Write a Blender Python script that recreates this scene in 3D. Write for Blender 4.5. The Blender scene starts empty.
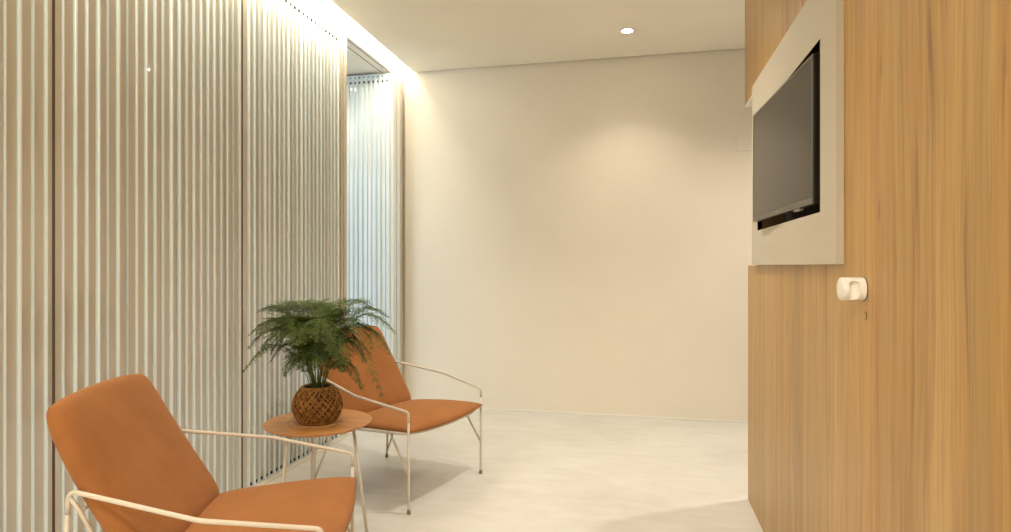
import bpy, bmesh, math, random
from mathutils import Vector, Matrix, noise

# ------------------------------------------------------------------ camera, sky, exposure
S = bpy.context.scene
C = S.collection
PI = math.pi
YAW = math.atan(133 / 610.0)
cam_d = bpy.data.cameras.new('camera')
cam_d.sensor_width = 36.0
cam_d.lens = 36.0 * 610.0 / 1011.0
cam_d.clip_start = 0.02
cam = bpy.data.objects.new('camera', cam_d)
C.objects.link(cam)
cam.location = (0, 0, 1.15)
cam.rotation_euler = (PI / 2, 0, YAW)
S.camera = cam

W = bpy.data.worlds.new('sky')
S.world = W
W.use_nodes = True
bgn = W.node_tree.nodes['Background']
bgn.inputs[0].default_value = (0.75, 0.87, 1.0, 1)
bgn.inputs[1].default_value = 0.0

S.view_settings.view_transform = 'Standard'
S.view_settings.look = 'None'
S.view_settings.gamma = 1.0
S.view_settings.use_curve_mapping = False
S.view_settings.exposure = 0.35

WARM = (1.0, 0.893, 0.75)
LED = (1.0, 0.90, 0.69)
DAY = (0.66, 0.88, 1.0)
E_SPOT = 12.0          # each ceiling downlight
E_LED = 40.0           # cove strip
E_DAY = 20.0           # window of the neighbouring room

E_FRONT = 6.0         # unseen fill light added behind the camera
FRONT_COL = (1.0, 0.905, 0.66)  # warm colour of the added front fill

E_GLOW = 3.0           # cove diffuser
E_PANE = 1.2           # window pane

# room measures
XS = -1.955            # face line of the slatted screen
XW = 0.528             # face of the wood wall
YB = 4.747             # back wall
YN = -2.0              # wall behind the camera
ZC = 2.74              # ceiling
YE = 3.197             # end of the wood wall
XC = -1.80             # ceiling edge at the light cove
XCL = -1.968           # other side of the cove, above the screen


# ------------------------------------------------------------------ materials
def srgb(r, g, b):
    f = lambda v: (v / 12.92 if v <= .04045 else ((v + .055) / 1.055) ** 2.4)
    return (f(r / 255), f(g / 255), f(b / 255), 1)


def base_mat(name, col, rough=.5, spec=.5, metal=0.0, coat=0.0):
    m = bpy.data.materials.new(name)
    m.use_nodes = True
    b = m.node_tree.nodes['Principled BSDF']
    b.inputs['Base Color'].default_value = col if len(col) == 4 else (*col, 1)
    b.inputs['Roughness'].default_value = rough
    b.inputs['Specular IOR Level'].default_value = spec
    b.inputs['Metallic'].default_value = metal
    b.inputs['Coat Weight'].default_value = coat
    b.inputs['Coat Roughness'].default_value = .03
    return m


def nd(m, kind, **kw):
    n = m.node_tree.nodes.new(kind)
    for k, v in kw.items():
        setattr(n, k, v)
    return n


def lk(m, a, b):
    m.node_tree.links.new(a, b)


def coords(m, scale):
    tc = nd(m, 'ShaderNodeTexCoord')
    mp = nd(m, 'ShaderNodeMapping')
    mp.inputs['Scale'].default_value = scale
    lk(m, tc.outputs['Object'], mp.inputs['Vector'])
    return mp.outputs['Vector']


def noise_tex(m, vec, scale=1.0, detail=4.0, rough=.55, dist=0.0):
    n = nd(m, 'ShaderNodeTexNoise')
    n.inputs['Scale'].default_value = scale
    n.inputs['Detail'].default_value = detail
    n.inputs['Roughness'].default_value = rough
    n.inputs['Distortion'].default_value = dist
    lk(m, vec, n.inputs['Vector'])
    return n.outputs['Fac']


def ramp(m, fac, stops):
    r = nd(m, 'ShaderNodeValToRGB')
    el = r.color_ramp.elements
    while len(el) < len(stops):
        el.new(.5)
    for e, (p, c) in zip(el, stops):
        e.position = p
        e.color = c if len(c) == 4 else (*c, 1)
    lk(m, fac, r.inputs['Fac'])
    return r.outputs['Color']


def mixc(m, a, b, fac, mode='MIX'):
    x = nd(m, 'ShaderNodeMix', data_type='RGBA', blend_type=mode)
    if hasattr(fac, 'links'):
        lk(m, fac, x.inputs[0])
    else:
        x.inputs[0].default_value = fac
    lk(m, a, x.inputs[6])
    if hasattr(b, 'links'):
        lk(m, b, x.inputs[7])
    else:
        x.inputs[7].default_value = b
    return x.outputs[2]


def bump(m, fac, strength, dist=.002):
    b = nd(m, 'ShaderNodeBump')
    b.inputs['Strength'].default_value = strength
    b.inputs['Distance'].default_value = dist
    lk(m, fac, b.inputs['Height'])
    lk(m, b.outputs['Normal'], m.node_tree.nodes['Principled BSDF'].inputs['Normal'])


def setcol(m, c):
    lk(m, c, m.node_tree.nodes['Principled BSDF'].inputs['Base Color'])


def mat_paint(name, col, var=.03, rough=.6):
    m = base_mat(name, col, rough, .3)
    f = noise_tex(m, coords(m, (1.3, 1.3, 1.3)), 1.0, 5)
    a = tuple(v * (1 - var) for v in col[:3])
    b = tuple(min(1, v * (1 + var)) for v in col[:3])
    setcol(m, ramp(m, f, [(.3, a), (.7, b)]))
    g = noise_tex(m, coords(m, (60, 60, 60)), 1.0, 3)
    bump(m, g, .05, .001)
    return m


def mat_floor():
    m = base_mat('porcelain_floor', (.7, .66, .58), .32, .4)
    v1 = coords(m, (1.1, 1.6, 1))
    f1 = noise_tex(m, v1, 1.2, 8, .62, .6)
    f2 = noise_tex(m, coords(m, (3, 11, 3)), 1.5, 7, .65, .3)
    c1 = ramp(m, f1, [(.3, (0.609, 0.596, 0.566)), (.5, (0.670, 0.657, 0.626)), (.72, (0.722, 0.713, 0.687))])
    c2 = ramp(m, f2, [(.35, (.88, .87, .85)), (.65, (1.0, 1.0, 1.0))])
    setcol(m, mixc(m, c1, c2, .8, 'MULTIPLY'))
    bs = m.node_tree.nodes['Principled BSDF']
    r = nd(m, 'ShaderNodeMapRange')
    r.inputs['To Min'].default_value = .26
    r.inputs['To Max'].default_value = .42
    lk(m, f2, r.inputs['Value'])
    lk(m, r.outputs['Result'], bs.inputs['Roughness'])
    return m


def mat_wood_wall():
    m = base_mat('oak_laminate', (.5, .33, .14), .36, .5)
    warp = noise_tex(m, coords(m, (2, 5, 1.6)), 1.0, 2)

    def v(sy, sz, amp):
        # grain runs along z and wanders a little sideways
        tc = nd(m, 'ShaderNodeTexCoord')
        mp = nd(m, 'ShaderNodeMapping')
        mp.inputs['Scale'].default_value = (3, sy, sz)
        lk(m, tc.outputs['Object'], mp.inputs['Vector'])
        cx = nd(m, 'ShaderNodeCombineXYZ')
        mu = nd(m, 'ShaderNodeMath', operation='MULTIPLY')
        lk(m, warp, mu.inputs[0]); mu.inputs[1].default_value = amp * sy
        lk(m, mu.outputs[0], cx.inputs['Y'])
        ad = nd(m, 'ShaderNodeVectorMath', operation='ADD')
        lk(m, mp.outputs['Vector'], ad.inputs[0]); lk(m, cx.outputs[0], ad.inputs[1])
        return ad.outputs[0]
    broad = noise_tex(m, v(7.0, .30, .06), 1.0, 3, .55)
    hue = noise_tex(m, v(10.0, .22, .05), 1.0, 2, .5)
    mid = noise_tex(m, v(30.0, .9, .05), 1.0, 6, .62, .25)
    fine = noise_tex(m, v(170.0, 3.0, .04), 1.0, 4, .65)
    c = ramp(m, broad, [(.30, srgb(164, 132, 78)), (.5, srgb(185, 152, 94)), (.70, srgb(200, 169, 112))])
    ch = ramp(m, hue, [(.34, srgb(255, 240, 214)), (.5, srgb(255, 255, 255)), (.66, srgb(240, 246, 255))])
    c = mixc(m, c, ch, .8, 'MULTIPLY')
    c2 = ramp(m, mid, [(.28, srgb(205, 180, 150)), (.45, srgb(246, 240, 231)), (.60, srgb(255, 255, 255)), (.8, srgb(255, 252, 246))])
    c = mixc(m, c, c2, .9, 'MULTIPLY')
    c3 = ramp(m, fine, [(.30, srgb(222, 203, 182)), (.52, srgb(255, 255, 255))])
    c = mixc(m, c, c3, .8, 'MULTIPLY')
    # dark mineral streaks and small stretched knots
    st = noise_tex(m, v(46.0, 1.5, .06), 1.0, 3, .55, .8)
    gate = noise_tex(m, v(6.0, 1.0, .05), 1.0, 2, .5)
    s1 = ramp(m, st, [(.60, (0, 0, 0)), (.70, (1, 1, 1))])
    s2 = ramp(m, gate, [(.48, (0, 0, 0)), (.60, (1, 1, 1))])
    s = mixc(m, s1, s2, 1.0, 'MULTIPLY')
    vo = nd(m, 'ShaderNodeTexVoronoi')
    vo.inputs['Scale'].default_value = 1.0
    lk(m, v(11.0, 2.6, .03), vo.inputs['Vector'])
    kn = ramp(m, vo.outputs['Distance'], [(.035, (.9, .9, .9)), (.10, (0, 0, 0))])
    s = mixc(m, s, kn, 1.0, 'ADD')
    sm = nd(m, 'ShaderNodeMath', operation='MULTIPLY', use_clamp=True)
    lk(m, s, sm.inputs[0])
    sm.inputs[1].default_value = .6
    c = mixc(m, c, srgb(118, 82, 44), sm.outputs[0])
    setcol(m, c)
    bump(m, fine, .12, .0006)
    return m


def mat_table_wood():
    m = base_mat('table_veneer', (.5, .25, .08), .34, .45)
    v = coords(m, (4, 34, 10))
    f = noise_tex(m, v, 1.0, 5, .6, .5)
    setcol(m, ramp(m, f, [(.3, (.40, .175, .052)), (.55, (.52, .245, .078)), (.75, (.58, .29, .10))]))
    return m


def mat_fabric():
    m = base_mat('rust_suede', (.55, .2, .07), .82, .18)
    bs = m.node_tree.nodes['Principled BSDF']
    bs.inputs['Sheen Weight'].default_value = .25
    bs.inputs['Sheen Roughness'].default_value = .5
    bs.inputs['Sheen Tint'].default_value = (1, .62, .36, 1)
    f = noise_tex(m, coords(m, (7, 7, 7)), 1.0, 6, .65)
    setcol(m, ramp(m, f, [(.3, (.285, .112, .034)), (.7, (.35, .140, .045))]))
    g = noise_tex(m, coords(m, (420, 420, 420)), 1.0, 2)
    bump(m, g, .25, .0008)
    return m


def mat_leaf():
    m = base_mat('fern_green', (.05, .09, .02), .5, .35)
    oi = nd(m, 'ShaderNodeObjectInfo')
    f = noise_tex(m, coords(m, (16, 16, 16)), 1.0, 3)
    c = ramp(m, f, [(.3, (.020, .042, .008)), (.7, (.105, .155, .026))])
    c2 = ramp(m, oi.outputs['Random'], [(0, (.72, .78, .75)), (1, (1.25, 1.2, 1.0))])
    setcol(m, mixc(m, c, c2, 1.0, 'MULTIPLY'))
    return m


def mat_weave():
    m = base_mat('cane_fibre', (.3, .15, .04), .55, .4)
    f = noise_tex(m, coords(m, (70, 70, 70)), 1.0, 4)
    setcol(m, ramp(m, f, [(.32, (.14, .058, .012)), (.55, (.33, .155, .032)), (.75, (.52, .29, .075))]))
    return m


def mat_glass_back():
    # back-lacquered sheet glass behind the slats
    m = base_mat('lacquered_glass', (.59, .55, .475), .12, .5, 0, 1.0)
    return m


def mat_emit(name, col, s):
    m = bpy.data.materials.new(name)
    m.use_nodes = True
    nt = m.node_tree
    nt.nodes.clear()
    o = nt.nodes.new('ShaderNodeOutputMaterial')
    e = nt.nodes.new('ShaderNodeEmission')
    e.inputs[0].default_value = (*col, 1)
    e.inputs[1].default_value = s
    nt.links.new(e.outputs[0], o.inputs[0])
    return m


M_WALL = mat_paint('cream_wall_paint', (.81, .755, .665))
M_CEIL = mat_paint('white_ceiling_paint', (.92, .875, .775), .015)
M_WHITE = mat_paint('white_joinery', (.82, .80, .75), .01, .5)
M_FLOOR = mat_floor()
M_WOOD = mat_wood_wall()
M_EDGE = base_mat('dark_gap', (.02, .017, .013), .8, .2)
M_TABLE = mat_table_wood()
M_FABRIC = mat_fabric()
M_LEAF = mat_leaf()
M_STEM = base_mat('fern_stem', (.10, .12, .035), .6, .3)
M_WEAVE = mat_weave()
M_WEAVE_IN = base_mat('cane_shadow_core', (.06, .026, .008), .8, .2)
M_SOIL = base_mat('dark_soil', (.02, .014, .008), .95, .1)
M_ROD = base_mat('cream_powder_coat', (.60, .55, .47), .38, .5)
M_CAP = base_mat('grey_foot_rubber', (.26, .20, .14), .6, .3)
M_SLAT = base_mat('pale_anodised_slat', (.76, .87, .94), .26, .5, .1)
M_SLAT_G = base_mat('grey_glass_slat', (.60, .69, .72), .22, .5, .05)
M_STILE = base_mat('champagne_frame', (.60, .55, .46), .35, .5, .2)
M_GLASS = mat_glass_back()
M_TVPANEL = mat_paint('greige_lacquer_panel', (.52, .475, .39), .01, .42)
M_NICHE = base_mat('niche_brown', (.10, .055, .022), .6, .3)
M_SCREEN = base_mat('dark_lcd_glass', (.011, .008, .0055), .2, .3, 0, .15)
M_BEZEL = base_mat('black_plastic', (.012, .011, .010), .35, .5)
M_BEZEL_G = base_mat('dark_grey_bezel', (.10, .085, .07), .35, .5)
M_GLASS_LIT = base_mat('daylit_lacquered_glass', (.84, .86, .84), .14, .5, 0, 1.0)  # backing sheet painted whiter to carry the daylight on the crosswise panel
M_SEAM = base_mat('seam_profile', (.20, .15, .095), .5, .4)
M_LOGO = base_mat('pale_marking', (.42, .38, .32), .4, .5)
M_PLATE = base_mat('dim_marking', (.20, .175, .14), .4, .5)
M_KNOB = base_mat('white_satin_knob', (.84, .82, .78), .32, .5)
M_LAMP = mat_emit('lamp_glow', (1.0, .93, .8), 30.0)
M_LEDGLOW = mat_emit('led_glow', LED, E_GLOW)
M_WINDOW = mat_emit('bright_daylight', (.80, .92, 1.0), E_PANE)
M_FRONT_FILL = mat_emit('front_fill_glow', FRONT_COL, 1.0)  # glow added behind the camera as soft fill
M_TRACK = base_mat('floor_guide', (.62, .58, .50), .45, .4)
M_CORD = base_mat('natural_string', (.48, .34, .17), .8, .2)


# ------------------------------------------------------------------ mesh helpers
def link(name, bm, mat, parent=None, smooth=False, fix=True):
    if fix:
        bmesh.ops.recalc_face_normals(bm, faces=bm.faces)
    me = bpy.data.meshes.new(name)
    bm.to_mesh(me)
    bm.free()
    if smooth:
        for p in me.polygons:
            p.use_smooth = True
    o = bpy.data.objects.new(name, me)
    for mm in (mat if isinstance(mat, (list, tuple)) else [mat]):
        me.materials.append(mm)
    C.objects.link(o)
    if parent:
        o.parent = parent
    return o


def thing(name, label, cat, loc=(0, 0, 0), rz=0.0, group=None):
    o = bpy.data.objects.new(name, None)
    o.empty_display_size = .1
    C.objects.link(o)
    o.location = loc
    o.rotation_euler = (0, 0, rz)
    o['label'] = label
    o['category'] = cat
    if group:
        o['group'] = group
    return o


def struct(name, bm, mat):
    o = link(name, bm, mat)
    o['kind'] = 'structure'
    return o


def box(bm, x0, x1, y0, y1, z0, z1, bev=0.0, seg=2):
    vs = [bm.verts.new((x, y, z)) for x in (x0, x1) for y in (y0, y1) for z in (z0, z1)]
    q = [(0, 1, 3, 2), (4, 6, 7, 5), (0, 4, 5, 1), (2, 3, 7, 6), (0, 2, 6, 4), (1, 5, 7, 3)]
    fs = [bm.faces.new([vs[i] for i in f]) for f in q]
    if bev > 0:
        es = list({e for f in fs for e in f.edges})
        bmesh.ops.bevel(bm, geom=es, offset=bev, segments=seg, profile=.5, affect='EDGES')
    return bm


def fillet(pts, rad, n=7):
    pts = [Vector(p) for p in pts]
    out = [pts[0]]
    for i in range(1, len(pts) - 1):
        a, b, c = pts[i - 1], pts[i], pts[i + 1]
        u, v = (a - b), (c - b)
        lu, lv = u.length, v.length
        u.normalize(); v.normalize()
        r = rad[i] if isinstance(rad, (list, tuple)) else rad
        ang = u.angle(v)
        t = min(r / math.tan(ang / 2) if ang > 1e-3 else 0, lu * .48, lv * .48)
        p0, p1 = b + u * t, b + v * t
        for k in range(n + 1):
            s = k / n
            out.append(p0 * (1 - s) ** 2 + b * 2 * s * (1 - s) + p1 * s * s)
    out.append(pts[-1])
    return out


def tube(bm, pts, r, sides=12, caps=True, taper=None):
    pts = [Vector(p) for p in pts]
    n = len(pts)
    T = []
    for i in range(n):
        d = pts[min(i + 1, n - 1)] - pts[max(i - 1, 0)]
        T.append(d.normalized())
    ref = Vector((0, 0, 1)) if abs(T[0].z) < .9 else Vector((1, 0, 0))
    N = (ref - T[0] * ref.dot(T[0])).normalized()
    rings = []
    for i in range(n):
        N = (N - T[i] * N.dot(T[i]))
        N = N.normalized() if N.length > 1e-6 else T[i].orthogonal().normalized()
        B = T[i].cross(N)
        rr = r if taper is None else r * (1 + (taper - 1) * i / (n - 1))
        rings.append([bm.verts.new(pts[i] + (N * math.cos(2 * PI * k / sides) + B * math.sin(2 * PI * k / sides)) * rr)
                      for k in range(sides)])
    for i in range(n - 1):
        for k in range(sides):
            k2 = (k + 1) % sides
            bm.faces.new((rings[i][k], rings[i][k2], rings[i + 1][k2], rings[i + 1][k]))
    if caps:
        bm.faces.new(rings[0][::-1])
        bm.faces.new(rings[-1])
    return bm


def lathe(bm, prof, n=40, cx=0, cy=0):
    rings = []
    for r, z in prof:
        if r < 1e-5:
            rings.append([bm.verts.new((cx, cy, z))])
        else:
            rings.append([bm.verts.new((cx + r * math.cos(2 * PI * k / n), cy + r * math.sin(2 * PI * k / n), z))
                          for k in range(n)])
    for a, b in zip(rings, rings[1:]):
        for k in range(n):
            k2 = (k + 1) % n
            if len(a) == 1 and len(b) == 1:
                continue
            if len(a) == 1:
                bm.faces.new((a[0], b[k2], b[k]))
            elif len(b) == 1:
                bm.faces.new((a[k], a[k2], b[0]))
            else:
                bm.faces.new((a[k], a[k2], b[k2], b[k]))
    return bm


# ------------------------------------------------------------------ the room
XL = -3.6              # outer wall of the neighbouring room
XR = 2.3               # wall beyond the wood wall
bm = bmesh.new(); box(bm, XL - .1, XR + .1, YN - .1, YB + .1, -.12, 0)
struct('floor', bm, M_FLOOR)

bm = bmesh.new()                                     # ceiling slab with the light cove above the screen
box(bm, XC, XR + .1, YN - .1, YB - .022, ZC, ZC + .16)
box(bm, XCL, XC, YN - .1, YB + .1, ZC + .12, ZC + .16)
box(bm, XL - .1, XCL, YN - .1, YB + .1, ZC, ZC + .16)
struct('ceiling', bm, M_CEIL)

bm = bmesh.new(); box(bm, XL - .1, XR + .1, YB, YB + .12, 0, ZC + .16)
struct('wall_back', bm, M_WALL)
FX0, FX1, FZ0, FZ1 = -1.85, .45, .10, 2.45           # made-up opening for the fill light added behind the camera
bm = bmesh.new()
box(bm, XL - .1, FX0, YN - .12, YN, 0, ZC + .16)
box(bm, FX1, XR + .1, YN - .12, YN, 0, ZC + .16)
box(bm, FX0, FX1, YN - .12, YN, 0, FZ0)
box(bm, FX0, FX1, YN - .12, YN, FZ1, ZC + .16)
struct('wall_front', bm, M_WALL)
bm = bmesh.new()
for x in (FX0, (FX0 + FX1) / 2 - .02, FX1 - .04):
    box(bm, x, x + .04, YN - .06, YN - .01, FZ0, FZ1)
for z in (FZ0, FZ1 - .04):
    box(bm, FX0 + .04, FX1 - .04, YN - .06, YN - .01, z, z + .04)
fill_win = struct('fill_window', bm, M_WHITE)  # unseen frame added around the front fill light
bm = bmesh.new(); box(bm, FX0, FX1, YN - .075, YN - .065, FZ0, FZ1)
link('lit_pane', bm, M_FRONT_FILL, fill_win)
ld = bpy.data.lights.new('front_fill', 'AREA')
ld.shape = 'RECTANGLE'; ld.size = FX1 - FX0 - .1; ld.size_y = FZ1 - FZ0 - .1
ld.energy = E_FRONT; ld.color = FRONT_COL
lo = bpy.data.objects.new('front_fill', ld); C.objects.link(lo)
lo.location = ((FX0 + FX1) / 2, YN + .01, (FZ0 + FZ1) / 2)
lo.rotation_euler = (PI / 2, 0, 0)
bm = bmesh.new(); box(bm, XR, XR + .12, YN, YB, 0, ZC + .16)
struct('wall_far_right', bm, M_WALL)

# outer wall of the neighbouring room with its window opening
WY0, WY1, WZ0, WZ1 = 1.1, 3.3, .25, 2.45
bm = bmesh.new()
box(bm, XL - .12, XL, YN, WY0, 0, ZC + .16)
box(bm, XL - .12, XL, WY1, YB, 0, ZC + .16)
box(bm, XL - .12, XL, WY0, WY1, 0, WZ0)
box(bm, XL - .12, XL, WY0, WY1, WZ1, ZC + .16)
struct('wall_far_left', bm, M_WALL)
bm = bmesh.new()
for y in (WY0, (WY0 + WY1) / 2 - .02, WY1 - .04):
    box(bm, XL - .06, XL - .01, y, y + .04, WZ0, WZ1)
for z in (WZ0, WZ1 - .04):
    box(bm, XL - .06, XL - .01, WY0 + .04, WY1 - .04, z, z + .04)
win = struct('window_1', bm, M_WHITE)
bm = bmesh.new(); box(bm, XL - .075, XL - .065, WY0, WY1, WZ0, WZ1)
link('lit_pane', bm, M_WINDOW, win)
ld = bpy.data.lights.new('daylight', 'AREA')
ld.shape = 'RECTANGLE'; ld.size = WY1 - WY0 - .1; ld.size_y = WZ1 - WZ0 - .1
ld.energy = E_DAY; ld.color = DAY
lo = bpy.data.objects.new('daylight', ld); C.objects.link(lo)
lo.location = (XL + .01, (WY0 + WY1) / 2, (WZ0 + WZ1) / 2)
lo.rotation_euler = (0, -PI / 2, 0)

# plain wall on the screen line, behind the camera
bm = bmesh.new(); box(bm, XS - .10, XS, YN, .695, 0, ZC + .12)
struct('wall_left', bm, M_WALL)

# wood wall: solid part, lower part, upper part and the band around the television recess
RY0, RY1, RZ0, RZ1 = 1.902, 2.845, 1.305, 1.802
TH = .13
bm = bmesh.new()
box(bm, XW, XW + TH, YN, 1.80, 0, ZC)
box(bm, XW, XW + TH, 1.80, YE, 0, 1.152)
box(bm, XW, XW + TH, 1.80, YE + .09, 1.965, ZC)
box(bm, XW, XW + TH, 1.80, RY0 - .005, 1.152, 1.965)
box(bm, XW, XW + TH, RY1 + .005, 2.975, 1.152, 1.965)
box(bm, XW, XW + TH, RY0 - .005, RY1 + .005, 1.152, RZ0 - .005)
box(bm, XW, XW + TH, RY0 - .005, RY1 + .005, RZ1 + .005, 1.965)
struct('wall_right', bm, M_WOOD)
bm = bmesh.new()                                      # pale lining of the open notch at the wall's end
box(bm, XW + .001, XW + TH - .001, 2.976, YE + .089, 1.957, 1.9648)
box(bm, XW + .001, XW + TH - .001, 2.976, YE - .001, 1.1522, 1.157)
box(bm, XW + .001, XW + TH - .001, 2.9752, 2.982, 1.157, 1.957)
struct('trim_1', bm, M_WHITE)

# slim base line of the back wall, floor guide and head track of the screen
bm = bmesh.new(); box(bm, XS + .1, XR, YB - .008, YB - .0005, 0.0, .012, .002, 1)
struct('baseboard_back', bm, M_WHITE)
bm = bmesh.new(); box(bm, XS - .03, XS + .038, .70, YB - .01, 0.0, .004, .001, 1)
struct('trim_2', bm, M_TRACK)
bm = bmesh.new()
for x in (-1.999, -2.062):
    box(bm, x - .003, x + .003, YN, YB - .001, ZC - .0015, ZC - .0002)
struct('trim_3', bm, M_NICHE)

# ------------------------------------------------------------------ slatted screen panels
PITCH = .0455
ZT = 2.722


def slat_bm(bm, y, w, p, z0, z1, twist, mi=0):
    # one vertical fin with softly rounded nose, standing on the glass (x = 0) towards +x
    prof = [(-.0005, -w * .5), (p * .72, -w * .5), (p * .93, -w * .40), (p, -w * .2), (p, w * .2), (p * .93, w * .40),
            (p * .72, w * .5), (-.0005, w * .5)]
    ca, sa = math.cos(twist), math.sin(twist)
    pr = [(px * ca - py * sa, px * sa + py * ca) for px, py in prof]
    a = [bm.verts.new((px, y + py, z0)) for px, py in pr]
    b = [bm.verts.new((px, y + py, z1)) for px, py in pr]
    n = len(pr)
    for k in range(n):
        k2 = (k + 1) % n
        bm.faces.new((a[k], a[k2], b[k2], b[k])).material_index = mi
    bm.faces.new(a[::-1]); bm.faces.new(b)


def screen_panel(label, width, loc, rz, pitch, w, p, seed, post=.0, sheet=None, stile0=.0035, stile1=.0035):
    """panel runs along local +y from its root, fins look to local +x"""
    rnd = random.Random(seed)
    t = thing('slatted_screen_panel', label, 'screen panel', loc, rz, 'slatted screen panels')
    bm = bmesh.new(); box(bm, -.012, 0.0, stile0, width - stile1, .0122, ZT - .05)
    link('glass_sheet', bm, sheet or M_GLASS, t)
    s = bmesh.new()
    d = bmesh.new()
    n = int((width - stile0 - stile1 - post) / pitch)
    off = stile0 + (width - stile0 - stile1 - post - n * pitch) / 2 + pitch / 2
    for k in range(n):
        y = off + k * pitch
        slat_bm(s, y, w * rnd.choice((.6, .75, .9, 1.1)), p * rnd.choice((.8, 1.0, 1.2)), .006, ZT - .012, rnd.uniform(-.3, .3), 2 if sheet is None and rnd.random() < .34 else 0)
        if k < n - 1:
            ym = y + pitch / 2
            g = (pitch - w) * .22
            box(d, -.002, .0042, ym - g, ym + g, .0125, .0265)
            box(d, -.002, .0072, ym - g, ym + g, ZT - .068, ZT - .055)
            box(d, .002, .0072, ym - g * 1.2, ym + g * 1.2, ZT - .026, ZT - .019)
    tmp = bpy.data.meshes.new('tmp')
    for f in d.faces:
        f.material_index = 1
    bmesh.ops.recalc_face_normals(d, faces=d.faces)
    d.to_mesh(tmp); d.free()
    s.from_mesh(tmp)
    bpy.data.meshes.remove(tmp)
    link('slats', s, [M_SLAT, M_EDGE, M_SLAT_G], t)
    bm = bmesh.new(); box(bm, -.016, .006, stile0, width - stile1, ZT - .050, ZT, .001, 1)
    link('top_rail', bm, M_SLAT, t)
    bm = bmesh.new(); box(bm, -.016, .003, stile0, width - stile1, .004, .012, .001, 1)
    link('bottom_rail', bm, M_SLAT, t)
    for (a, b) in ((0, stile0), (width - stile1, width)):
        bm = bmesh.new(); box(bm, -.02, .001, a + .0015, b - .0005, .006, ZT + .002)
        link('stile', bm, M_STILE if sheet else M_SEAM, t)
    if post:
        bm = bmesh.new()
        y1 = width - stile1
        box(bm, -.018, .008, y1 - post + .004, y1 - post * .55, .006, ZT, .001, 1)
        box(bm, -.018, .014, y1 - post * .48, y1 - .003, .006, ZT, .001, 1)
        link('edge_post', bm, M_STILE, t)
    return t


XB = XS - .012
screen_panel('pale slatted screen panel nearest the camera, cut by the left picture edge', 1.015, (XB, .703, 0), 0, PITCH, .0105, .0115, 1)
screen_panel('wide pale slatted screen panel standing behind the nearer orange chair', 1.018, (XB, 1.722, 0), 0, PITCH, .0105, .0115, 2)
screen_panel('pale slatted screen panel behind the potted fern and round table', 1.116, (XB, 2.744, 0), 0, PITCH, .0105, .0115, 3, .075)
# the panel turned across the corner, close to the back wall (fins face the camera)
screen_panel('bright slatted screen panel turned crosswise beside the cream back wall', .98, (-2.86, 4.66, 0), -PI / 2, .0400, .019, .012, 4, .07, M_GLASS_LIT)


# ------------------------------------------------------------------ lamps
def downlight(x, y, label, power=1.0, cone=150):
    t = thing('recessed_downlight', label, 'ceiling light', (x, y, ZC), 0, 'recessed ceiling downlights')
    bm = bmesh.new()
    lathe(bm, [(.036, -.0005), (.048, -.0005), (.050, -.003), (.047, -.005), (.039, -.0045), (.036, -.0005)], 40)
    link('trim_ring', bm, M_WHITE, t, True)
    bm = bmesh.new()
    lathe(bm, [(0, -.0006), (.0365, -.0006), (.0365, -.0026), (.02, -.0036), (0, -.004)], 32)
    link('lamp_lens', bm, M_LAMP, t, True)
    l = bpy.data.lights.new('downlight_lamp', 'SPOT')
    l.energy = E_SPOT * 4 * power
    l.color = WARM
    l.spot_size = math.radians(cone)
    l.spot_blend = 1.0
    l.shadow_soft_size = .05
    o = bpy.data.objects.new('downlight_lamp', l)
    C.objects.link(o); o.parent = t
    o.location = (0, 0, -.045)
    return t


downlight(-.075, 4.20, 'small round lit ceiling downlight in front of the back wall', .55, 112)
downlight(-.25, 2.75, 'round ceiling downlight above the middle of the corridor', 1.8, 118)
downlight(-.075, -.20, 'round ceiling downlight just behind the camera', 2.4, 150)
downlight(-.90, -1.40, 'unseen round ceiling downlight added for fill light behind the camera', 2.7, 160)  # added lamp, lifts the general light level from behind
downlight(1.45, 3.75, 'unseen ceiling downlight added round the corner to brighten the back wall', 2.0, 140)  # added lamp, brightens the right part of the back wall
downlight(-2.50, 4.25, 'unseen ceiling downlight added behind the screen to brighten the crosswise slatted panel', .2, 140)  # added lamp, brightens the top of the crosswise panel

t = thing('cove_light_strip', 'warm light strip glowing in the ceiling cove above the slatted screen', 'light strip', (-1.885, 1.4, ZC + .12))
bm = bmesh.new(); box(bm, -.060, .060, -3.3, 3.3, -.006, -.0005, .001, 1)
link('strip_profile', bm, M_WHITE, t)
bm = bmesh.new(); box(bm, -.056, .056, -3.29, 3.29, -.0085, -.0062)
link('led_diffuser', bm, M_LEDGLOW, t)
l = bpy.data.lights.new('cove_lamp', 'AREA')
l.shape = 'RECTANGLE'; l.size = .085; l.size_y = 6.58
l.energy = E_LED; l.color = LED
o = bpy.data.objects.new('cove_lamp', l); C.objects.link(o); o.parent = t
o.location = (.028, 0, -.034)
o.rotation_euler = (0, math.radians(38), 0)


# ------------------------------------------------------------------ lounge chair
def pillow(bm, fn, na=28, nb=28):
    """closed cushion: fn(a, b, side) -> point, a and b in [-1, 1]"""
    def sp(i, n):                       # denser towards the rim
        s = -1 + 2 * i / n
        return math.sin(s * PI / 2) * .55 + s * .45 if abs(s) < 1 else s
    top, bot = {}, {}
    for i in range(na + 1):
        for j in range(nb + 1):
            a, b = sp(i, na), sp(j, nb)
            rim = i in (0, na) or j in (0, nb)
            top[i, j] = bm.verts.new(fn(a, b, 1))
            bot[i, j] = top[i, j] if rim else bm.verts.new(fn(a, b, -1))
    for i in range(na):
        for j in range(nb):
            q = [(i, j), (i + 1, j), (i + 1, j + 1), (i, j + 1)]
            bm.faces.new([top[k] for k in q])
            bm.faces.new([bot[k] for k in q[::-1]])
    return bm


def puff(a, b, p, e):
    v = max(0.0, (1 - abs(a) ** p)) * max(0.0, (1 - abs(b) ** p))
    return v ** e


U0 = .35          # local x of the front legs (the root is under the middle of the chair)


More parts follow.
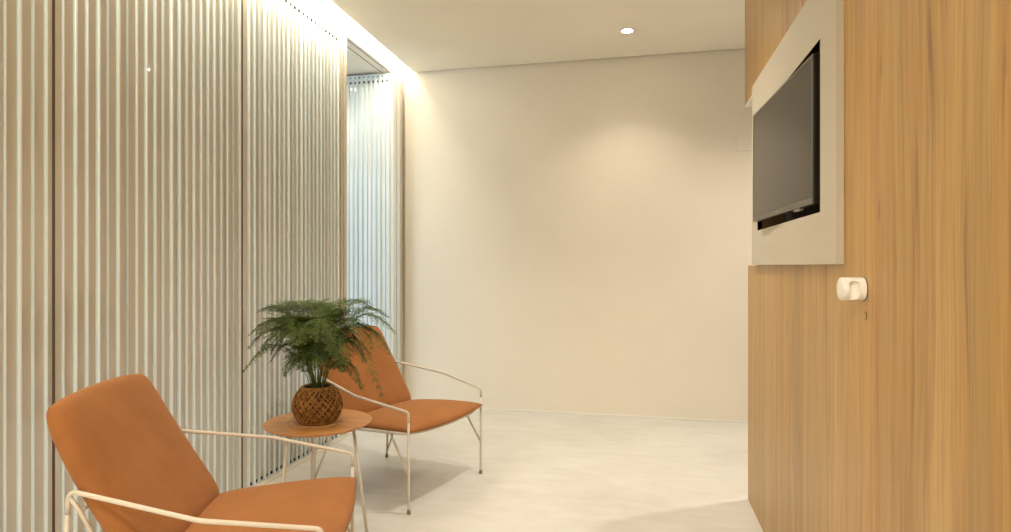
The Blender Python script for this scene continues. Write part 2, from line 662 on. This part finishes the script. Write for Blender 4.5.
def lounge_chair(label, loc, rz):
    t = thing('lounge_chair', label, 'armchair', loc, rz, 'rust lounge chairs')

    # seat cushion
    def seat_pt(a, b, side):
        k = .03
        aa = a * math.sqrt(1 - k * b * b / 2)
        bb = b * math.sqrt(1 - k * a * a / 2)
        u = -.222 + .238 * aa
        u += .018 * (1 - bb * bb) * max(0, aa) ** 2 * 1.1
        hw = .288 + (.322 - .288) * (aa + 1) / 2
        base = .352 + .030 * (aa + 1) / 2 - .012 * (1 - bb * bb) * max(0, aa) ** 3
        h = puff(a, b, 7, .42)
        crown = .024 * (1 - a * a) * (1 - b * b) ** .8
        z = base + (.026 * h + crown if side > 0 else -.016 * h)
        return (U0 + u, hw * bb, z)
    bm = pillow(bmesh.new(), seat_pt)
    link('seat', bm, M_FABRIC, t, True)

    # back cushion
    P0 = Vector((U0 - .440, 0, .350)); P1 = Vector((U0 - .700, 0, .803))
    up = (P1 - P0); L = up.length; up.normalize()
    fwd = Vector((up.z, 0, -up.x))

    def back_pt(a, b, side):
        k = .17
        aa = a * math.sqrt(1 - k * b * b / 2) * (1 - .03 * max(0, a) * abs(b) ** 5)
        bb = b * math.sqrt(1 - k * a * a / 2) * (1 - .035 * abs(a) ** 9)
        hw = .290 - .022 * (aa + 1) / 2
        h = puff(a, b, 9, .40)
        cr = .010 * (1 - a * a) * (1 - b * b)
        n = (.034 * h + cr) if side > 0 else -(.034 * h)
        q = P0 + up * (L * (aa + 1) / 2) + fwd * (n - .012 * (1 - a * a))
        return (q.x, hw * bb, q.z)
    bm = pillow(bmesh.new(), back_pt)
    link('backrest', bm, M_FABRIC, t, True)

    R = .0062
    # seat ring under the cushion
    ring = []
    bm = bmesh.new()
    pts = [(U0 - .50, -.270, .331), (U0 - .30, -.298, .347), (U0 - .02, -.318, .367), (U0 + .012, -.20, .360),
           (U0 + .020, 0, .357), (U0 + .012, .20, .360), (U0 - .02, .318, .367), (U0 - .30, .298, .347), (U0 - .50, .270, .331)]
    tube(bm, fillet(pts, .05, 5), R)
    tube(bm, [(U0 - .50, -.270, .331), (U0 - .50, .270, .331)], R)
    link('seat_frame', bm, M_ROD, t, True)

    for s in (-1, 1):
        rc = (U0 - .622, s * .287, .587)
        fc = (U0 + .0, s * .320, .471)
        rf = (U0 - .645, s * .288, .0)
        ff = (U0 + .0, s * .318, .0)
        lerp = lambda a, b, f: tuple(a[i] + (b[i] - a[i]) * f for i in range(3))
        bm = bmesh.new()
        path = fillet([lerp(rc, rf, .10), rc, (U0 - .285, s * .365, .526), fc, lerp(fc, ff, .10)], [0, .022, .10, .022, 0])
        tube(bm, path, R)
        link('armrest', bm, M_ROD, t, True)
        for (top, foot) in ((lerp(fc, ff, .10), ff), (lerp(rc, rf, .10), rf)):
            bm = bmesh.new()
            tube(bm, [top, lerp(foot, top, .05), lerp(foot, top, .02)], R)
            lg = link('leg', bm, M_ROD, t, True)
            bm = bmesh.new()
            fx, fy = foot[0], foot[1]
            lathe(bm, [(0, 0), (.0092, 0), (.0100, .002), (.0090, .012), (.0072, .020), (.0064, .022)], 16, fx, fy)
            link('foot_cap', bm, M_CAP, lg, True)
        # front brace: leg to side rail; rear brace: back rod down to rail and on to the rear foot
        bm = bmesh.new()
        tube(bm, [lerp(ff, fc, .37), (U0 - .115, s * .312, .358)], R * .85)
        link('brace', bm, M_ROD, t, True)
        bm = bmesh.new()
        tube(bm, [(U0 - .512, s * .272, .333), lerp(rf, rc, .06)], R * .85)
        link('brace', bm, M_ROD, t, True)
        bm = bmesh.new()
        tube(bm, fillet([lerp(rc, rf, .02), (U0 - .600, s * .282, .535), (U0 - .505, s * .271, .333)], .05), R * .85)
        link('back_support', bm, M_ROD, t, True)
    bm = bmesh.new()
    tube(bm, [(U0 - .600, -.281, .53), (U0 - .605, 0, .53), (U0 - .600, .281, .53)], R * .85)
    link('back_bar', bm, M_ROD, t, True)
    return t


def chair_at(label, fx, fy, a):
    # fx, fy: ground point midway between the front legs
    lounge_chair(label, (fx - U0 * math.cos(a), fy - U0 * math.sin(a), 0), a)


chair_at('rust suede lounge chair in the foreground, nearest the camera', -.905, 1.739, math.radians(19.6))
chair_at('rust suede lounge chair beyond the round table, before the back wall', -.948, 2.972, math.radians(-17.0))

# ------------------------------------------------------------------ side table
TX, TY, TZ = -1.312, 2.335, .50
t = thing('round_side_table', 'round wooden side table on thin cream legs between the two chairs', 'side table', (TX, TY, 0))
bm = bmesh.new()
lathe(bm, [(0, TZ - .016), (.196, TZ - .016), (.214, TZ - .008), (.2185, TZ - .003), (.2185, TZ - .001), (.217, TZ), (0, TZ)], 72)
o = link('table_top', bm, M_TABLE, t)
bm = bmesh.new()
lathe(bm, [(.115, TZ - .022), (.160, TZ - .022), (.160, TZ - .0165), (.115, TZ - .0165), (.115, TZ - .022)], 40)
link('mounting_ring', bm, M_ROD, t)
for ang in (8, 128, 248):
    a = math.radians(ang)
    top = (.148 * math.cos(a), .148 * math.sin(a), TZ - .020)
    ft = (.212 * math.cos(a), .212 * math.sin(a), 0)
    bm = bmesh.new()
    tube(bm, [top, ft], .0065)
    lg = link('leg', bm, M_ROD, t, True)
    bm = bmesh.new()
    lathe(bm, [(0, 0), (.010, 0), (.011, .002), (.010, .012), (.0067, .018)], 16, ft[0], ft[1])
    link('foot_cap', bm, M_CAP, lg, True)

# ------------------------------------------------------------------ potted fern
PX, PY = TX - .002, TY - .005
t = thing('potted_fern', 'feathery green fern in a woven brown pot on the round table', 'potted plant', (PX, PY, TZ), 0.4)
PR, PH = .104, .150


def pot_r(z):
    s = (z - PH * .46) / (PH * .66)
    return PR * math.sqrt(max(.02, 1 - s * s)) if abs(s) < 1 else PR * .15


bm = bmesh.new()
prof = [(0, .001)] + [(pot_r(PH * k / 16) - .004, .001 + (PH - .004) * k / 16) for k in range(17)]
prof += [(pot_r(PH) - .012, PH - .006), (pot_r(PH) - .014, PH - .02)]
lathe(bm, prof, 48)
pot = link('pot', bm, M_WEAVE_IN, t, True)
bm = bmesh.new()
rnd = random.Random(11)
NS = 62
for d in (-1, 1):
    for k in range(NS):
        ph = 2 * PI * (k + rnd.uniform(-.3, .3)) / NS
        sw = d * rnd.uniform(1.0, 1.5)
        pts = []
        for i in range(13):
            z = .003 + (PH - .005) * i / 12
            r = pot_r(z) - .003 + .0016 * math.sin(i * 2.4 + k)
            a = ph + sw * i / 12
            pts.append((r * math.cos(a), r * math.sin(a), z))
        tube(bm, pts, .0015, 5)
for z, rr in ((.006, .0026), (PH - .003, .0032), (PH - .008, .0026)):
    tube(bm, [((pot_r(z) - .002) * math.cos(2 * PI * i / 40), (pot_r(z) - .002) * math.sin(2 * PI * i / 40), z) for i in range(41)], rr, 6)
link('woven_cane', bm, M_WEAVE, pot, True)
bm = bmesh.new()
lathe(bm, [(0, PH - .008), (.03, PH - .006), (pot_r(PH) - .011, PH - .014)], 32)
for v in bm.verts:
    v.co.z += .004 * noise.noise(v.co * 60)
link('soil', bm, M_SOIL, pot, True)
# loose string curling round the pot's foot on the table
bm = bmesh.new()
pts = []
for i in range(60):
    s = i / 59
    a = math.radians(-190 + 215 * s) - .4
    r = .088 + .034 * math.sin(s * PI) + .012 * math.sin(s * 9)
    z = .0025 + (.05 * (1 - s / .12) if s < .12 else 0)
    if s < .12:
        r = .094 + .016 * s / .12
    pts.append((r * math.cos(a), r * math.sin(a), z))
tube(bm, pts, .0016, 6)
link('string', bm, M_CORD, t, True)


def frond(az, reach, rise, droop, width, seed, bare=.30, z0=PH - .01):
    """arching stem with flat feathery side sprays, one mesh"""
    rnd = random.Random(seed)
    bm = bmesh.new()
    ca, sa = math.cos(az), math.sin(az)
    side = Vector((-sa, ca, 0))
    r0 = rnd.uniform(.005, .03)
    bend = rnd.uniform(-.05, .05)

    def P(s):
        rad = r0 + reach * (s ** 1.35)
        z = z0 + rise * math.sin(min(1.0, s * 1.12) * PI / 2) - droop * max(0, s - .4) ** 2 / .36
        return Vector((rad * ca, rad * sa, z)) + side * bend * s * s
    N = 26
    pts = [P(i / N) for i in range(N + 1)]
    tube(bm, pts, .0016, 5, True, .35)
    fi = len(bm.faces)

    def needle(p, d, nrm, ln, w):
        sd = d.cross(nrm)
        if sd.length < 1e-6:
            return
        sd.normalize()
        q = [p - sd * w * .5, p + d * ln * .5 - sd * w, p + d * ln, p + d * ln * .5 + sd * w]
        bm.faces.new([bm.verts.new(v) for v in q])

    NB = 21
    for k in range(NB):
        f = k / (NB - 1)
        s = bare + (1 - bare) * f
        p = P(s)
        T = (P(min(1, s + .02)) - P(max(0, s - .02))).normalized()
        up = side.cross(T)
        if up.z < 0:
            up.negate()
        prof = math.sin(PI * (0.16 + .80 * f)) ** .8
        for sg in (-1, 1):
            ln = width * prof * rnd.uniform(.75, 1.15)
            d = (T * rnd.uniform(.55, .85) + side * sg + up * rnd.uniform(-.10, .18)).normalized()
            sag = Vector((0, 0, -1)) * ln * rnd.uniform(.08, .35)
            m = max(4, int(ln / .0062))
            prev = p
            bp = []
            for i in range(m + 1):
                x = i / m
                bp.append(p + d * ln * x + sag * x * x)
            tube(bm, bp, .0009, 3, False, .5)
            for i in range(1, m + 1):
                x = i / m
                dd = (bp[i] - bp[i - 1]).normalized()
                lt = up.cross(dd).normalized()
                nl = .0195 * (1 - .5 * x) * rnd.uniform(.7, 1.2) * (.6 + .4 * prof)
                for g2 in (-1, 1):
                    needle(bp[i], (dd * .75 + lt * g2 + up * rnd.uniform(-.35, .45)).normalized(), up, nl, .0021)
            needle(bp[-1], d, up, .012, .0012)
    return bm


rnd = random.Random(5)
specs = []
# (azimuth in the room measured from +X, reach, rise, droop, width)
for az, re, ri, dr, wi in (
        (195, .28, .26, .15, .085), (180, .28, .28, .12, .080), (212, .26, .29, .12, .080), (165, .26, .33, .06, .085),
        (228, .27, .20, .15, .060), (200, .21, .34, .05, .080), (236, .23, .31, .10, .080),
        (150, .24, .35, .08, .085), (100, .24, .35, .08, .085), (60, .26, .345, .08, .09), (35, .27, .34, .09, .09),
        (15, .30, .33, .14, .085), (0, .30, .30, .20, .075), (-15, .27, .31, .20, .075), (-30, .24, .29, .24, .07),
        (25, .31, .28, .30, .055), (-8, .29, .24, .34, .050), (-50, .22, .31, .14, .08), (-75, .20, .29, .14, .085),
        (-95, .19, .30, .12, .085), (-115, .20, .28, .14, .085), (-60, .16, .24, .16, .08), (-100, .14, .22, .14, .08),
        (-140, .18, .24, .14, .08), (-20, .16, .24, .18, .075), (20, .15, .26, .12, .08), (80, .14, .30, .05, .08),
        (120, .15, .33, .04, .08), (160, .14, .28, .06, .08), (-160, .16, .20, .12, .07), (45, .18, .20, .16, .07),
        (-40, .13, .17, .12, .065), (-80, .11, .15, .10, .065), (-125, .13, .15, .12, .065), (0, .12, .15, .12, .06),
        (-10, .20, .12, .16, .045), (250, .10, .26, .03, .08), (300, .10, .27, .03, .08), (30, .09, .30, .03, .08)):
    specs.append((math.radians(az) - .4, re * rnd.uniform(.92, 1.0), ri * rnd.uniform(.98, 1.06) + .03, dr * .85, wi))
for k, (az, re, ri, dr, wi) in enumerate(specs):
    bm = frond(az, re, ri, dr, wi, 100 + k)
    link('frond', bm, M_LEAF, t, False, False)

# ------------------------------------------------------------------ television in its mounting panel
XP = XW - .019
PY0, PY1, PZ0, PZ1 = 1.757, 2.975, 1.155, 1.972
t = thing('television_mount_panel', 'greige mounting panel with a recess on the wood wall around the television', 'wall panel', (XW, (PY0 + PY1) / 2, PZ0))
cy, cz = (PY0 + PY1) / 2, PZ0
bm = bmesh.new()
for (y0, y1, z0, z1) in ((PY0, RY0, PZ0, PZ1), (RY1, PY1, PZ0, PZ1), (RY0, RY1, PZ0, RZ0), (RY0, RY1, RZ1, PZ1)):
    box(bm, -.019, -.0003, y0 - cy, y1 - cy, z0 - cz, z1 - cz)
bmesh.ops.remove_doubles(bm, verts=bm.verts, dist=1e-5)
link('panel_face', bm, M_TVPANEL, t)
bm = bmesh.new()
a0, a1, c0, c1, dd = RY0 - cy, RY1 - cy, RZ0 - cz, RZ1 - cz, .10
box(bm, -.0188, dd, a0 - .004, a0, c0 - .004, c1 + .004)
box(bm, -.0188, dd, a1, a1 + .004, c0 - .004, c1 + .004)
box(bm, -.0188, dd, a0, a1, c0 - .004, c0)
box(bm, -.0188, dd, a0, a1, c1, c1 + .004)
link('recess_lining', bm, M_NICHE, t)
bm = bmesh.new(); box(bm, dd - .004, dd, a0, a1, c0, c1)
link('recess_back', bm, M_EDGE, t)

# television: slightly turned about the vertical, its far edge standing out of the recess
A = Vector((.509, 1.975)); B = Vector((.474, 2.741))
LTV = (B - A).length
ang = math.atan2(B.y - A.y, B.x - A.x) - PI / 2       # local +y runs along the screen, local -x faces the room
mid = (A + B) / 2
TZ0, TZ1 = 1.336, 1.785
t = thing('television', 'dark wall mounted flat television, switched off, tilted out of its recess', 'television', (mid.x, mid.y, TZ0), ang)
hw, hh = LTV / 2, TZ1 - TZ0
bm = bmesh.new(); box(bm, .001, .022, -hw, hw, 0, hh, .003, 2)
link('housing', bm, M_BEZEL, t)
bm = bmesh.new()
bz = .009
box(bm, -.0015, .0009, -hw, hw, 0, .020, .0006, 1)
box(bm, -.0015, .0009, -hw, hw, hh - bz, hh, .0006, 1)
box(bm, -.0015, .0009, -hw, -hw + bz, .0201, hh - bz - .0001, .0006, 1)
box(bm, -.0015, .0009, hw - bz, hw, .0201, hh - bz - .0001, .0006, 1)
link('bezel', bm, M_BEZEL_G, t)
bm = bmesh.new(); box(bm, -.0006, .0008, -hw + bz + .0002, hw - bz - .0002, .0203, hh - bz - .0003)
link('screen', bm, M_SCREEN, t)
bm = bmesh.new(); box(bm, -.0024, -.0014, -.025, .025, .006, .013, .0004, 1)
link('maker_plate', bm, M_PLATE, t)
bm = bmesh.new(); box(bm, .004, .018, -.235, -.170, -.007, .0005, .0015, 1)
link('sensor', bm, M_LOGO, t)
bm = bmesh.new(); box(bm, .0221, .050, -.20, .20, .10, .34, .004, 1)
link('rear_cover', bm, M_BEZEL, t)

# ------------------------------------------------------------------ door knob, lock mark, switch plate
KY, KZ = 1.612, 1.095
t = thing('door_knob', 'white cylindrical knob with a finger scoop on the wood wall', 'knob', (XW, KY, KZ))
bm = bmesh.new()
prof = [(0, 0), (.0262, 0), (.0275, .0012), (.0275, .0495), (.0262, .052), (.024, .053), (0, .053)]
lathe(bm, prof, 64)
bm.transform(Matrix.Rotation(-PI / 2, 4, 'Y'))
k1 = link('grip', bm, M_KNOB, t)
cb = bmesh.new()
bmesh.ops.create_uvsphere(cb, u_segments=40, v_segments=24, radius=1.0)
for v in cb.verts:
    x, y, z = v.co
    
    # a vertical slot with a rounded top, open towards the floor
    zz = z * .0115 if z > 0 else z * .06
    v.co = Vector((-.0275 + x * .0130, -.028 + y * .0215, .0100 + zz))
cut = link('cutter', cb, M_KNOB, t)
bpy.context.view_layer.update()
md = k1.modifiers.new('scoop', 'BOOLEAN')
md.object = cut; md.operation = 'DIFFERENCE'; md.solver = 'EXACT'
dg = bpy.context.evaluated_depsgraph_get()
nm = bpy.data.meshes.new_from_object(k1.evaluated_get(dg))
k1.modifiers.clear()
k1.data = nm
for p in nm.polygons:
    p.use_smooth = True
k1.data.set_sharp_from_angle(angle=math.radians(35))
bpy.data.objects.remove(cut, do_unlink=True)
bm = bmesh.new()
lathe(bm, [(0, -.0002), (.0292, -.0002), (.0292, .0012), (.028, .0022), (0, .0022)], 48)
bm.transform(Matrix.Rotation(-PI / 2, 4, 'Y'))
link('rose', bm, M_BEZEL_G, t)

bm = bmesh.new()
pts = [(XW - .0004, 1.600 - .006 * math.cos(a), 1.031 + .0095 * math.sin(a)) for a in [(-.5 + i / 12) * PI * .9 for i in range(13)]]
tube(bm, pts, .0011, 6)
o = link('lock_mark', bm, M_NICHE)
o['label'] = 'tiny dark crescent lock mark in the wood below the white knob'
o['category'] = 'lock'

SX, SZ = .765, 2.055
t = thing('switch_plate', 'flat square cream cover plate on the back wall beside the wood wall', 'switch', (SX, YB, SZ))
bm = bmesh.new(); box(bm, -.060, .060, -.008, -.0003, -.060, .060, .002, 2)
link('plate', bm, M_WALL, t)
bm = bmesh.new(); box(bm, -.036, .036, -.0095, -.0082, -.036, .036, .0008, 1)
link('rocker', bm, M_WALL, t)
